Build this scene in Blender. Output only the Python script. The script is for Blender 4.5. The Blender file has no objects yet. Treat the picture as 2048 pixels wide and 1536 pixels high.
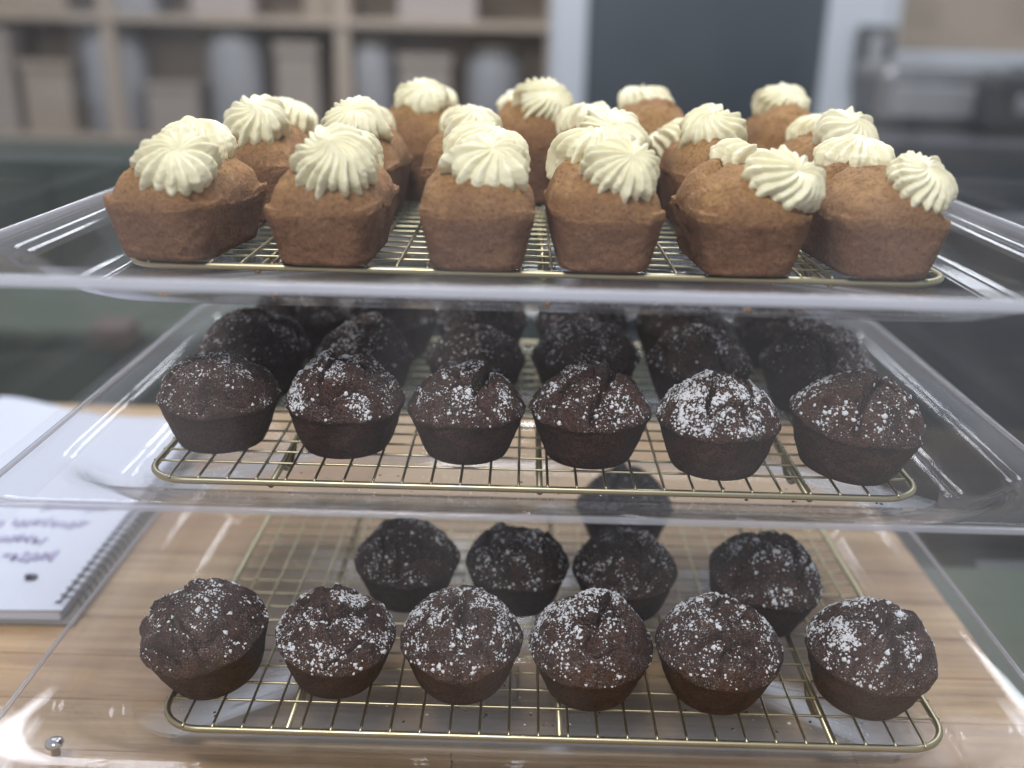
import bpy, bmesh, math, random
import numpy as np
from mathutils import Matrix, Vector

scene = bpy.context.scene
C = scene.collection
R_ = math.radians

# ------------------------------------------------------------------ camera
cam_d = bpy.data.cameras.new("camera")
cam = bpy.data.objects.new("camera", cam_d); C.objects.link(cam)
right = Vector((0.99963882, 0.01476931, 0.02245215))
up = Vector((-0.02606498, 0.32933283, 0.94385407))
fwd = Vector((-0.00654585, 0.94409838, -0.32959885))
m = Matrix.Identity(4)
for i in range(3):
    m[i][0] = right[i]; m[i][1] = up[i]; m[i][2] = -fwd[i]
m[0][3], m[1][3], m[2][3] = -0.0087, 0.0, 0.3640
cam.matrix_world = m
cam_d.sensor_width = 36.0
cam_d.lens = 36.0 * 2000 / 2048
cam_d.clip_start = 0.01
cam_d.clip_end = 100
cam_d.dof.use_dof = True
cam_d.dof.focus_distance = 0.512
cam_d.dof.aperture_fstop = 3.3
scene.camera = cam

# ------------------------------------------------------------------ light
world = bpy.data.worlds.new("World"); scene.world = world
world.use_nodes = True
bg = world.node_tree.nodes["Background"]
bg.inputs[0].default_value = (0.88, 0.93, 1.0, 1)
bg.inputs[1].default_value = 0.46

def area(name, loc, aim, sx, sy, power, col):
    d = bpy.data.lights.new(name, 'AREA'); d.shape = 'RECTANGLE'
    d.size = sx; d.size_y = sy; d.energy = power; d.color = col
    o = bpy.data.objects.new(name, d); C.objects.link(o)
    o.location = loc
    o.rotation_euler = (Vector(aim) - Vector(loc)).to_track_quat('-Z', 'Y').to_euler()
    return o

area("ceiling_panel_front", (-0.30, -0.50, 1.80), (-0.05, 0.5, 0.12), 0.60, 0.30, 28.0, (1.0, 0.965, 0.92))
area("rear_fill_panel", (0.40, 1.45, 1.75), (0.15, 0.6, 0.15), 0.9, 0.5, 26.0, (0.97, 0.985, 1.0))  # fill light set low behind the case to lift the back muffin rows
area("ceiling_panel_back", (-0.12, 3.85, 1.95), (-0.12, 3.85, 0.0), 0.55, 0.9, 20.0, (0.95, 0.98, 1.0))
area("ceiling_panel_left", (-1.4, 2.6, 1.95), (-1.3, 3.0, 0.0), 1.2, 0.4, 27.0, (0.97, 0.98, 1.0))
area("ceiling_panel_right", (1.7, 2.9, 1.95), (1.7, 3.2, 0.0), 1.2, 0.4, 22.0, (0.95, 0.98, 1.0))

scene.view_settings.view_transform = 'Standard'
scene.view_settings.look = 'None'
scene.view_settings.exposure = 0.0
scene.view_settings.gamma = 1.0
scene.view_settings.use_curve_mapping = False
scene.render.engine = 'CYCLES'
cy = scene.cycles
cy.use_denoising = True
cy.max_bounces = 6
cy.diffuse_bounces = 2
cy.glossy_bounces = 2
cy.transmission_bounces = 6
cy.transparent_max_bounces = 48
cy.caustics_reflective = False
cy.caustics_refractive = False
cy.adaptive_threshold = 0.02
cy.sample_clamp_indirect = 4.0

# ------------------------------------------------------------------ noise
def _hash(ix, iy, iz, seed):
    h = (ix.astype(np.int64) * 374761393 + iy.astype(np.int64) * 668265263 +
         iz.astype(np.int64) * 1440662683 + seed * 1274126177) & 0xffffffff
    h = ((h ^ (h >> 13)) * 1274126177) & 0xffffffff
    h = ((h ^ (h >> 16)) * 2246822519) & 0xffffffff
    return ((h ^ (h >> 15)) & 0xffffff) / float(0xffffff) * 2 - 1

def vnoise(P, seed=0):
    P = np.asarray(P, float)
    f = np.floor(P); t = P - f; t = t * t * t * (t * (t * 6 - 15) + 10)
    i = f.astype(np.int64); out = 0
    for dx in (0, 1):
        wx = t[:, 0] if dx else 1 - t[:, 0]
        for dy in (0, 1):
            wy = t[:, 1] if dy else 1 - t[:, 1]
            for dz in (0, 1):
                wz = t[:, 2] if dz else 1 - t[:, 2]
                out = out + wx * wy * wz * _hash(i[:, 0] + dx, i[:, 1] + dy, i[:, 2] + dz, seed)
    return out

def fbm(P, seed=0, octv=4, gain=0.5):
    a, s, tot = 1.0, 0, 0
    P = np.asarray(P, float)
    for k in range(octv):
        s = s + a * vnoise(P, seed + 17 * k); tot += a
        a *= gain; P = P * 2.03 + 5.7
    return s / tot

def sstep(a, b, x):
    t = np.clip((x - a) / (b - a), 0, 1); return t * t * (3 - 2 * t)

# ------------------------------------------------------------------ mesh helpers
def mesh_from(name, V, F, smooth=True):
    """V (n,3); F list of integer arrays (m,3) or (m,4)."""
    if not isinstance(F, (list, tuple)): F = [F]
    me = bpy.data.meshes.new(name)
    V = np.asarray(V, np.float32)
    me.vertices.add(len(V)); me.vertices.foreach_set("co", V.ravel())
    loops = np.concatenate([f.ravel() for f in F]).astype(np.int32)
    tot = np.concatenate([np.full(len(f), f.shape[1], np.int32) for f in F])
    start = np.concatenate([[0], np.cumsum(tot)[:-1]]).astype(np.int32)
    me.loops.add(len(loops)); me.loops.foreach_set("vertex_index", loops)
    me.polygons.add(len(tot)); me.polygons.foreach_set("loop_start", start)
    me.polygons.foreach_set("loop_total", tot)
    me.polygons.foreach_set("use_smooth", np.full(len(tot), smooth, bool))
    me.update(calc_edges=True); me.validate()
    return me

def grid_faces(nr, nt, off=0):
    """rings nr x nt (closed in t)"""
    i = np.arange(nr - 1)[:, None] * nt; j = np.arange(nt)[None, :]; k = (j + 1) % nt
    return (np.stack([i + j, i + k, i + nt + k, i + nt + j], -1).reshape(-1, 4) + off)

def obj(name, me, mat=None, parent=None, loc=None, rot=None):
    o = bpy.data.objects.new(name, me); C.objects.link(o)
    if mat is not None:
        if len(me.materials) == 0: me.materials.append(mat)
    if parent is not None: o.parent = parent
    if loc is not None: o.location = loc
    if rot is not None: o.rotation_euler = rot
    return o

def thing(name, label, cat, loc=(0, 0, 0), rotz=0.0, group=None, rot=None):
    o = bpy.data.objects.new(name, None); C.objects.link(o)
    o.empty_display_size = 0.02
    o.location = loc; o.rotation_euler = rot or (0, 0, rotz)
    o["label"] = label; o["category"] = cat
    if group: o["group"] = group
    return o

def tag(o, label, cat, group=None):
    o["label"] = label; o["category"] = cat
    if group: o["group"] = group
    return o

def box_me(name, x0, x1, y0, y1, z0, z1, bev=0.0, seg=2):
    bm = bmesh.new()
    bmesh.ops.create_cube(bm, size=1.0)
    for v in bm.verts:
        v.co = Vector(((x0 + x1) / 2 + v.co.x * (x1 - x0), (y0 + y1) / 2 + v.co.y * (y1 - y0), (z0 + z1) / 2 + v.co.z * (z1 - z0)))
    if bev > 0:
        bmesh.ops.bevel(bm, geom=bm.edges[:], offset=bev, segments=seg, profile=0.5, affect='EDGES')
    me = bpy.data.meshes.new(name); bm.to_mesh(me); bm.free()
    return me

def box(name, x0, x1, y0, y1, z0, z1, mat, parent=None, bev=0.0, seg=2):
    return obj(name, box_me(name, x0, x1, y0, y1, z0, z1, bev, seg), mat, parent)

def tube_arrays(path, r, closed=False, ns=8, ref=(0, 0, 1)):
    P = np.asarray(path, float); n = len(P)
    if closed:
        T = np.roll(P, -1, 0) - np.roll(P, 1, 0)
    else:
        T = np.gradient(P, axis=0)
    T /= np.linalg.norm(T, axis=1)[:, None]
    S = np.cross(T, np.asarray(ref, float)); S /= np.linalg.norm(S, axis=1)[:, None]
    U = np.cross(S, T)
    a = np.arange(ns) * 2 * math.pi / ns
    V = P[:, None, :] + r * (np.cos(a)[None, :, None] * S[:, None, :] + np.sin(a)[None, :, None] * U[:, None, :])
    F = [grid_faces(n, ns)]
    V = V.reshape(-1, 3)
    if closed:
        j = np.arange(ns); k = (j + 1) % ns
        F.append(np.stack([(n - 1) * ns + j, (n - 1) * ns + k, k, j], -1))
    else:
        nv = len(V); V = np.vstack([V, P[:1], P[-1:]])
        j = np.arange(ns); k = (j + 1) % ns
        F.append(np.stack([k, j, np.full(ns, nv)], -1))
        F.append(np.stack([(n - 1) * ns + j, (n - 1) * ns + k, np.full(ns, nv + 1)], -1))
    return V, F

def tube_me(name, path, r, closed=False, ns=8, ref=(0, 0, 1)):
    V, F = tube_arrays(path, r, closed, ns, ref); return mesh_from(name, V, F)

def rrect(x0, x1, y0, y1, r, nc=8, ne=1):
    """rounded rectangle outline; same count of points whatever r is"""
    pts = []
    for cx, cy_, a0 in ((x1 - r, y0 + r, -90), (x1 - r, y1 - r, 0), (x0 + r, y1 - r, 90), (x0 + r, y0 + r, 180)):
        for k in range(nc + 1):
            a = R_(a0 + 90 * k / nc); pts.append((cx + r * math.cos(a), cy_ + r * math.sin(a)))
    return np.array(pts)

# ------------------------------------------------------------------ materials
def new_mat(name):
    mt = bpy.data.materials.new(name); mt.use_nodes = True
    nt = mt.node_tree; nt.nodes.clear()
    out = nt.nodes.new("ShaderNodeOutputMaterial")
    return mt, nt, out

def N(nt, typ, **kw):
    n = nt.nodes.new(typ)
    for k, v in kw.items():
        if k.startswith("i_"):
            key = k[2:]; key = int(key) if key.isdigit() else key.replace("_", " ")
            n.inputs[key].default_value = v
        else: setattr(n, k, v)
    return n

def L(nt, a, b): nt.links.new(a, b)

def ramp(nt, src, stops):
    r = N(nt, "ShaderNodeValToRGB")
    e = r.color_ramp.elements
    while len(e) < len(stops): e.new(0.5)
    for i, (p, c) in enumerate(stops):
        e[i].position = p; e[i].color = (*c, 1) if len(c) == 3 else c
    L(nt, src, r.inputs[0]); return r.outputs[0]

def noise(nt, vec, scale, detail=4, rough=0.55, dist=0.0):
    n = N(nt, "ShaderNodeTexNoise"); n.inputs["Scale"].default_value = scale
    n.inputs["Detail"].default_value = detail; n.inputs["Roughness"].default_value = rough
    n.inputs["Distortion"].default_value = dist
    if vec is not None: L(nt, vec, n.inputs["Vector"])
    return n.outputs["Fac"]

def mixc(nt, fac, a, b):
    mx = N(nt, "ShaderNodeMix", data_type='RGBA')
    for s, i in ((fac, 0), (a, 6), (b, 7)):
        if hasattr(s, "is_linked"): L(nt, s, mx.inputs[i])
        else: mx.inputs[i].default_value = s if i == 0 else (*s, 1)
    return mx.outputs[2]

def math_(nt, op, a, b=None, clamp=False):
    mn = N(nt, "ShaderNodeMath", operation=op, use_clamp=clamp)
    for s, i in ((a, 0), (b, 1)):
        if s is None: continue
        if hasattr(s, "is_linked"): L(nt, s, mn.inputs[i])
        else: mn.inputs[i].default_value = s
    return mn.outputs[0]

def bump(nt, h, strength, dist, prev=None):
    b = N(nt, "ShaderNodeBump"); b.inputs["Strength"].default_value = strength
    b.inputs["Distance"].default_value = dist; L(nt, h, b.inputs["Height"])
    if prev is not None: L(nt, prev, b.inputs["Normal"])
    return b.outputs[0]

def simple(name, col, rough=0.5, metal=0.0, spec=0.5, var=0.0, vscale=20):
    mt, nt, out = new_mat(name)
    p = N(nt, "ShaderNodeBsdfPrincipled"); L(nt, p.outputs[0], out.inputs[0])
    p.inputs["Roughness"].default_value = rough; p.inputs["Metallic"].default_value = metal
    p.inputs["Specular IOR Level"].default_value = spec
    if var > 0:
        tc = N(nt, "ShaderNodeTexCoord")
        f = noise(nt, tc.outputs["Object"], vscale, 5)
        a = tuple(max(0, c * (1 - var)) for c in col); b = tuple(min(1, c * (1 + var)) for c in col)
        L(nt, mixc(nt, f, a, b), p.inputs["Base Color"])
    else:
        p.inputs["Base Color"].default_value = (*col, 1)
    return mt

def chocolate():
    mt, nt, out = new_mat("chocolate_cake")
    tc = N(nt, "ShaderNodeTexCoord"); v = tc.outputs["Object"]
    p = N(nt, "ShaderNodeBsdfPrincipled"); L(nt, p.outputs[0], out.inputs[0])
    oi = N(nt, "ShaderNodeObjectInfo")
    va = N(nt, "ShaderNodeVectorMath", operation='ADD'); L(nt, v, va.inputs[0]); L(nt, oi.outputs["Random"], va.inputs[1])
    v2 = va.outputs[0]
    n1 = noise(nt, v2, 90, 5, 0.6); n2 = noise(nt, v2, 900, 3, 0.6); n3 = noise(nt, v2, 260, 4, 0.6)
    base = mixc(nt, ramp(nt, n1, [(0.3, (0, 0, 0)), (0.7, (1, 1, 1))]), (0.042, 0.0205, 0.0150), (0.120, 0.060, 0.043))
    base = mixc(nt, ramp(nt, n2, [(0.38, (1, 1, 1)), (0.54, (0, 0, 0))]), base, (0.030, 0.0155, 0.0118))
    # fine sugar haze that settled on upward faces of the crust
    at = N(nt, "ShaderNodeAttribute", attribute_name="dust")
    dn = noise(nt, v2, 1500, 2, 0.5); dl = noise(nt, v2, 110, 3, 0.6)
    d = math_(nt, 'MULTIPLY', ramp(nt, dn, [(0.56, (0, 0, 0)), (0.68, (1, 1, 1))]), ramp(nt, dl, [(0.4, (0, 0, 0)), (0.72, (1, 1, 1))]))
    d = math_(nt, 'MULTIPLY', d, at.outputs["Fac"])
    d = math_(nt, 'MULTIPLY', d, 0.7, True)
    base = mixc(nt, d, base, (0.70, 0.70, 0.72))
    L(nt, base, p.inputs["Base Color"])
    p.inputs["Roughness"].default_value = 0.7; p.inputs["Specular IOR Level"].default_value = 0.30
    b = bump(nt, n3, 1.0, 0.0022); b = bump(nt, n2, 1.0, 0.0010, b)
    L(nt, b, p.inputs["Normal"]); return mt

def sponge():
    mt, nt, out = new_mat("brown_loaf_sponge")
    tc = N(nt, "ShaderNodeTexCoord"); oi = N(nt, "ShaderNodeObjectInfo")
    va = N(nt, "ShaderNodeVectorMath", operation='ADD'); L(nt, tc.outputs["Object"], va.inputs[0]); L(nt, oi.outputs["Random"], va.inputs[1])
    v = va.outputs[0]
    p = N(nt, "ShaderNodeBsdfPrincipled"); L(nt, p.outputs[0], out.inputs[0])
    at = N(nt, "ShaderNodeAttribute", attribute_name="crust")
    n0 = noise(nt, v, 55, 5, 0.6); n1 = noise(nt, v, 520, 4, 0.65); n2 = noise(nt, v, 1500, 3, 0.65)
    top = mixc(nt, ramp(nt, n0, [(0.3, (0, 0, 0)), (0.7, (1, 1, 1))]), (0.41, 0.205, 0.080), (0.60, 0.345, 0.130))
    side = mixc(nt, ramp(nt, n0, [(0.3, (0, 0, 0)), (0.7, (1, 1, 1))]), (0.275, 0.135, 0.080), (0.40, 0.215, 0.125))
    col = mixc(nt, at.outputs["Fac"], top, side)
    col = mixc(nt, math_(nt, 'MULTIPLY', ramp(nt, n1, [(0.36, (1, 1, 1)), (0.53, (0, 0, 0))]), 0.5), col, (0.15, 0.066, 0.033))
    col = mixc(nt, math_(nt, 'MULTIPLY', ramp(nt, n2, [(0.53, (0, 0, 0)), (0.66, (1, 1, 1))]), 0.42), col, (0.58, 0.36, 0.20))
    L(nt, col, p.inputs["Base Color"])
    p.inputs["Roughness"].default_value = 0.72; p.inputs["Specular IOR Level"].default_value = 0.35
    b = bump(nt, n1, 1.0, 0.0022); b = bump(nt, n2, 1.0, 0.0013, b)
    L(nt, b, p.inputs["Normal"]); return mt

def cream():
    mt, nt, out = new_mat("cream_frosting")
    tc = N(nt, "ShaderNodeTexCoord"); v = tc.outputs["Object"]
    p = N(nt, "ShaderNodeBsdfPrincipled"); L(nt, p.outputs[0], out.inputs[0])
    n0 = noise(nt, v, 120, 3); n1 = noise(nt, v, 600, 4, 0.6)
    L(nt, mixc(nt, n0, (0.80, 0.76, 0.52), (0.85, 0.825, 0.63)), p.inputs["Base Color"])
    p.inputs["Roughness"].default_value = 0.46
    p.inputs["Subsurface Weight"].default_value = 0.25
    p.inputs["Subsurface Radius"].default_value = (1.0, 0.75, 0.35)
    p.inputs["Subsurface Scale"].default_value = 0.0025
    L(nt, bump(nt, n1, 0.25, 0.0006), p.inputs["Normal"]); return mt

def schlick(nt, f0):
    """reflectance of a thin sheet face, the same from either side"""
    g = N(nt, "ShaderNodeNewGeometry")
    d = N(nt, "ShaderNodeVectorMath", operation='DOT_PRODUCT'); L(nt, g.outputs["Normal"], d.inputs[0]); L(nt, g.outputs["Incoming"], d.inputs[1])
    c = math_(nt, 'SUBTRACT', 1.0, math_(nt, 'ABSOLUTE', d.outputs["Value"]), True)
    p5 = math_(nt, 'POWER', c, 5.0)
    return math_(nt, 'ADD', math_(nt, 'MULTIPLY', p5, 1.0 - f0), f0, True)

def acrylic(name, tint=0.97, k=1.0, const=0.0, rough=0.03, haze=0.0):
    """clear plastic sheet: see-through, with a Fresnel reflection and a faint scatter of scratches"""
    mt, nt, out = new_mat(name)
    tr = N(nt, "ShaderNodeBsdfTransparent"); tr.inputs[0].default_value = (tint, tint, tint * 1.004, 1)
    gl = N(nt, "ShaderNodeBsdfGlossy"); gl.inputs["Roughness"].default_value = rough
    gl.inputs[0].default_value = (0.95, 0.96, 1, 1)
    f = math_(nt, 'MULTIPLY', schlick(nt, 0.035), k)
    if const > 0: f = math_(nt, 'ADD', f, const, True)
    mx = N(nt, "ShaderNodeMixShader"); L(nt, f, mx.inputs[0]); L(nt, tr.outputs[0], mx.inputs[1]); L(nt, gl.outputs[0], mx.inputs[2])
    last = mx.outputs[0]
    if haze > 0:
        df = N(nt, "ShaderNodeBsdfDiffuse"); df.inputs[0].default_value = (0.8, 0.82, 0.86, 1)
        m2 = N(nt, "ShaderNodeMixShader", i_0=haze); L(nt, last, m2.inputs[1]); L(nt, df.outputs[0], m2.inputs[2]); last = m2.outputs[0]
    L(nt, last, out.inputs[0]); return mt

def acrylic_edge(name, opac, col=(0.80, 0.82, 0.90)):
    """cut or moulded edge of thick clear plastic, the light it gathers put in as a pale colour"""
    mt, nt, out = new_mat(name)
    tr = N(nt, "ShaderNodeBsdfTransparent"); tr.inputs[0].default_value = (0.93, 0.94, 0.97, 1)
    df = N(nt, "ShaderNodeBsdfDiffuse"); df.inputs[0].default_value = (*col, 1)
    tl = N(nt, "ShaderNodeBsdfTranslucent"); tl.inputs[0].default_value = (*col, 1)
    gl = N(nt, "ShaderNodeBsdfGlossy"); gl.inputs["Roughness"].default_value = 0.08
    a = N(nt, "ShaderNodeMixShader", i_0=0.5); L(nt, df.outputs[0], a.inputs[1]); L(nt, tl.outputs[0], a.inputs[2])
    b = N(nt, "ShaderNodeMixShader", i_0=opac); L(nt, tr.outputs[0], b.inputs[1]); L(nt, a.outputs[0], b.inputs[2])
    c = N(nt, "ShaderNodeMixShader"); L(nt, schlick(nt, 0.04), c.inputs[0]); L(nt, b.outputs[0], c.inputs[1]); L(nt, gl.outputs[0], c.inputs[2])
    L(nt, c.outputs[0], out.inputs[0]); return mt

def wood():
    mt, nt, out = new_mat("oak_stave")
    tc = N(nt, "ShaderNodeTexCoord"); oi = N(nt, "ShaderNodeObjectInfo")
    mp = N(nt, "ShaderNodeMapping"); mp.inputs["Scale"].default_value = (2.2, 34, 20)
    va = N(nt, "ShaderNodeVectorMath", operation='ADD'); L(nt, tc.outputs["Object"], va.inputs[0])
    sc = N(nt, "ShaderNodeVectorMath", operation='SCALE'); sc.inputs["Scale"].default_value = 7.0
    L(nt, oi.outputs["Random"], sc.inputs[0]); L(nt, sc.outputs[0], va.inputs[1])
    L(nt, va.outputs[0], mp.inputs[0]); v = mp.outputs[0]
    p = N(nt, "ShaderNodeBsdfPrincipled"); L(nt, p.outputs[0], out.inputs[0])
    n0 = noise(nt, v, 3.0, 6, 0.62, 0.7); n1 = noise(nt, v, 14.0, 4, 0.6)
    tone = ramp(nt, oi.outputs["Random"], [(0.0, (0.37, 0.225, 0.105)), (0.35, (0.49, 0.325, 0.165)), (0.7, (0.56, 0.40, 0.22)), (1.0, (0.45, 0.265, 0.125))])
    dark = mixc(nt, 0.55, tone, (0.16, 0.085, 0.045))
    col = mixc(nt, ramp(nt, n0, [(0.35, (0, 0, 0)), (0.65, (1, 1, 1))]), dark, tone)
    col = mixc(nt, math_(nt, 'MULTIPLY', ramp(nt, n1, [(0.30, (1, 1, 1)), (0.42, (0, 0, 0))]), 0.5), col, (0.13, 0.07, 0.04))
    L(nt, col, p.inputs["Base Color"]); p.inputs["Roughness"].default_value = 0.45
    L(nt, bump(nt, n1, 0.25, 0.001), p.inputs["Normal"]); return mt

def smudged(mt, amount):
    """greasy smears on a clear panel: patches where it scatters a little light"""
    nt = mt.node_tree; out = next(n for n in nt.nodes if n.type == 'OUTPUT_MATERIAL')
    src = out.inputs[0].links[0].from_socket
    tc = N(nt, "ShaderNodeTexCoord"); mp = N(nt, "ShaderNodeMapping"); mp.inputs["Scale"].default_value = (9, 9, 5); mp.inputs["Rotation"].default_value = (0, 0.5, 0)
    L(nt, tc.outputs["Object"], mp.inputs[0])
    f = ramp(nt, noise(nt, mp.outputs[0], 1.0, 3, 0.5, 0.6), [(0.42, (0, 0, 0)), (0.70, (1, 1, 1))])
    df = N(nt, "ShaderNodeBsdfDiffuse"); df.inputs[0].default_value = (0.75, 0.76, 0.8, 1)
    mx = N(nt, "ShaderNodeMixShader"); L(nt, math_(nt, 'MULTIPLY', f, amount), mx.inputs[0]); L(nt, src, mx.inputs[1]); L(nt, df.outputs[0], mx.inputs[2])
    L(nt, mx.outputs[0], out.inputs[0]); return mt

M = dict(
    choc=chocolate(), sponge=sponge(), cream=cream(),
    sugar=simple("powdered_sugar", (0.80, 0.82, 0.86), 0.85, 0, 0.2),
    tray=acrylic("clear_acrylic_tray", 0.98, 0.62, 0.0, 0.035, 0.006),
    rim=acrylic_edge("acrylic_tray_rim", 0.34), rim_bright=acrylic_edge("acrylic_bright_rim", 0.66),  # pale colour stands in for light caught in the edge, stronger on top lip
    case=acrylic("clear_acrylic_panel", 0.992, 0.35, 0.0, 0.02, 0.0),
    pane=smudged(acrylic("clear_front_panel", 0.993, 0.42, 0.0, 0.02, 0.0), 0.035),
    base=acrylic("clear_base_panel", 0.993, 0.15, 0.0, 0.05),
    edge=acrylic_edge("acrylic_sheet_edge", 0.25),
    brass=simple("gold_wire", (0.47, 0.43, 0.29), 0.36, 1.0, 0.5, 0.12, 60),
    chrome=simple("bright_chrome", (0.78, 0.78, 0.80), 0.14, 1.0),
    wood=wood(),
    paper=simple("white_paper", (0.56, 0.60, 0.71), 0.8, 0, 0.2, 0.03, 12),
    card=simple("grey_card_cover", (0.22, 0.21, 0.20), 0.7, 0, 0.3),
    coil=simple("dark_wire_coil", (0.10, 0.11, 0.12), 0.4, 0.8),
    ink=simple("purple_ink", (0.47, 0.45, 0.66), 0.7),
    inkdark=simple("dark_ink", (0.07, 0.07, 0.12), 0.7),
)

# ------------------------------------------------------------------ wooden counter (staves)
rng = random.Random(4)
counter = thing("wooden_counter", "pale oak butcher block counter made of jointed staves under the display case", "counter", (0, 0, -0.04))
SW = 0.0425
y = 0.18; row = 0
base_l = box_me("stave", 0, 1, 0, 1, 0, 1)
while y < 0.93:
    x = -1.45 - rng.random() * 0.5
    while x < 0.292:
        ln = rng.uniform(0.32, 0.85); x1 = min(x + ln, 0.292)
        if x1 > -1.45 and x1 - x > 0.02:
            dz = rng.uniform(-0.0003, 0.0)
            me = box_me("stave", x + 0.0003, x1 - 0.0003, y + 0.0003, y + SW - 0.0003, 0.0, 0.04 + dz, 0.0005, 1)
            obj("stave", me, M["wood"], counter)
        x = x1
        if x1 >= 0.292: break
    y += SW; row += 1

# ------------------------------------------------------------------ display case
ZR = dict(top=0.2570, mid=0.1470, bot=0.0341)          # height of each rack's wire frame
XL, XR = -0.2567, 0.2652
LIP = dict(top=0.375, mid=0.401, bot=0.360)
FRONT = dict(top=2.3, mid=1.8, bot=1.55)
TLEN = dict(top=0.38, mid=0.372, bot=0.367)

case = thing("display_case", "clear acrylic bakery display case holding three trays of cakes on the oak counter", "display case", (0, 0.35, 0))
def cbox(name, x0, x1, y0, y1, z0, z1, mat, bev=0.0):
    return obj(name, box_me(name, x0, x1, y0 - 0.35, y1 - 0.35, z0, z1, bev), mat, case)
cbox("front_panel", -0.279, 0.279, 0.350, 0.353, 0.0065, 0.43, M["pane"])
cbox("side_panel", -0.279, -0.2755, 0.3545, 0.86, 0.0065, 0.43, M["case"])
cbox("side_panel", 0.2755, 0.279, 0.3545, 0.86, 0.0065, 0.43, M["case"])
cbox("top_panel", -0.279, 0.279, 0.350, 0.86, 0.4312, 0.4345, M["case"])
cbox("base_panel", -0.281, 0.281, 0.348, 0.862, 0.0010, 0.0055, M["base"])
for s in ZR:
    z = ZR[s]
    cbox("tray_rail", -0.2752, -0.2400, 0.372, 0.80, z + 0.0020, z + 0.0062, M["case"], 0.0008)
    cbox("tray_rail", 0.2485, 0.2752, 0.372, 0.80, z + 0.0020, z + 0.0062, M["case"], 0.0008)
def bolt(x, yy, z0, h):
    a = np.linspace(0, 2 * math.pi, 24, endpoint=False)
    prof = [(0.0, 0), (0.0021, 0), (0.0021, h), (0.0044, h), (0.0048, h + 0.0008), (0.0045, h + 0.0021), (0.0032, h + 0.0031), (0.0015, h + 0.0036), (0.0, h + 0.0037)]
    V = np.array([[(x + r * math.cos(t), yy - 0.35 + r * math.sin(t), z0 + zz) for t in a] for r, zz in prof]).reshape(-1, 3)
    o = obj("screw", mesh_from("screw", V, grid_faces(len(prof), 24)), M["chrome"], case)
    o["label"] = "round chrome screw head at the front corner of the case base"
bolt(-0.2440, 0.424, 0.0056, 0.006)

# ------------------------------------------------------------------ trays
PROF = [  # inset from outer edge, height above rack frame, corner radius (upper skin), metres
    (0.0010, 0.0128, 0.022), (0.0030, 0.0142, 0.023), (0.0060, 0.0146, 0.025), (0.0180, 0.0142, 0.037),
    (0.0205, 0.0134, 0.040), (0.0225, 0.0116, 0.042), (0.0240, 0.0088, 0.043), (0.0275, 0.0015, 0.044),
    (0.0310, -0.0042, 0.044), (0.0335, -0.0070, 0.043), (0.0365, -0.0091, 0.041), (0.0400, -0.0102, 0.038), (0.0450, -0.0106, 0.034)]
TH = 0.0024
def make_tray(key, label):
    z = ZR[key]; y0 = LIP[key]; y1 = y0 + TLEN[key]
    t = thing("acrylic_tray", label, "tray", (0, y0, z - 0.0130), 0, "clear acrylic trays in the case")
    oz = -(z - 0.0130); oy = -y0
    nc = 12
    def ring(s, h, r, dz=0.0):
        sf = s if s < 0.018 else 0.018 + (s - 0.018) * FRONT[key]      # the front wall slopes more gently
        p = rrect(XL + s, XR - s, y0 + sf, y1 - s, r, nc)
        return np.column_stack([p[:, 0], p[:, 1] + oy, np.full(len(p), z + h + dz + oz)])
    up_ = [ring(*p) for p in PROF]
    dn = [ring(s + (0.0022 if 5 <= i <= 10 else 0.0), h, r, -TH if i > 0 else -0.0004) for i, (s, h, r) in enumerate(PROF)]
    dn[0] = ring(PROF[0][0] + 0.0012, PROF[0][1], PROF[0][2], -0.0012)
    n = len(up_[0])
    V = np.vstack(up_); F = [grid_faces(len(up_), n)[:, ::-1]]
    V2 = np.vstack(dn); F.append(grid_faces(len(dn), n) + len(V))
    top_c = len(V) + len(V2)
    V = np.vstack([V, V2, [[(XL + XR) / 2, (y0 + y1) / 2 + oy, z - 0.0106 + oz], [(XL + XR) / 2, (y0 + y1) / 2 + oy, z - 0.0130 + oz]]])
    j = np.arange(n); k = (j + 1) % n
    a = (len(PROF) - 1) * n
    F.append(np.stack([a + j, a + k, np.full(n, top_c)], -1))
    b = len(PROF) * n + (len(PROF) - 1) * n
    F.append(np.stack([b + k, b + j, np.full(n, top_c + 1)], -1))
    pan = obj("pan", mesh_from("pan", V, F), M["tray"], t)
    # rolled rim round the outside
    sec = [(0.0, 0.0118), (0.0, 0.0134), (0.0006, 0.0143), (0.0022, 0.0146), (0.0025, 0.0134), (0.0022, 0.0118), (0.0011, 0.0114)]
    if key == 'top': sec = [(a, b - (0.0016 if b < 0.0125 else 0.0)) for a, b in sec]     # the top tray has the deepest lip
    rings = [ring(s, h, 0.022 + s * 0.4, 0.0004) for s, h in sec]
    V = np.vstack(rings + [rings[0]]); 
    obj("rim", mesh_from("rim", V, grid_faces(len(sec) + 1, n)[:, ::-1]), M["rim_bright" if key == "top" else "rim"], t)
    return t
make_tray("top", "clear acrylic tray on the top level, carrying the frosted loaf cakes")
make_tray("mid", "clear acrylic tray on the middle level, full of sugar dusted chocolate muffins")
make_tray("bot", "clear acrylic tray on the lowest level, only half filled with muffins")

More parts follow.
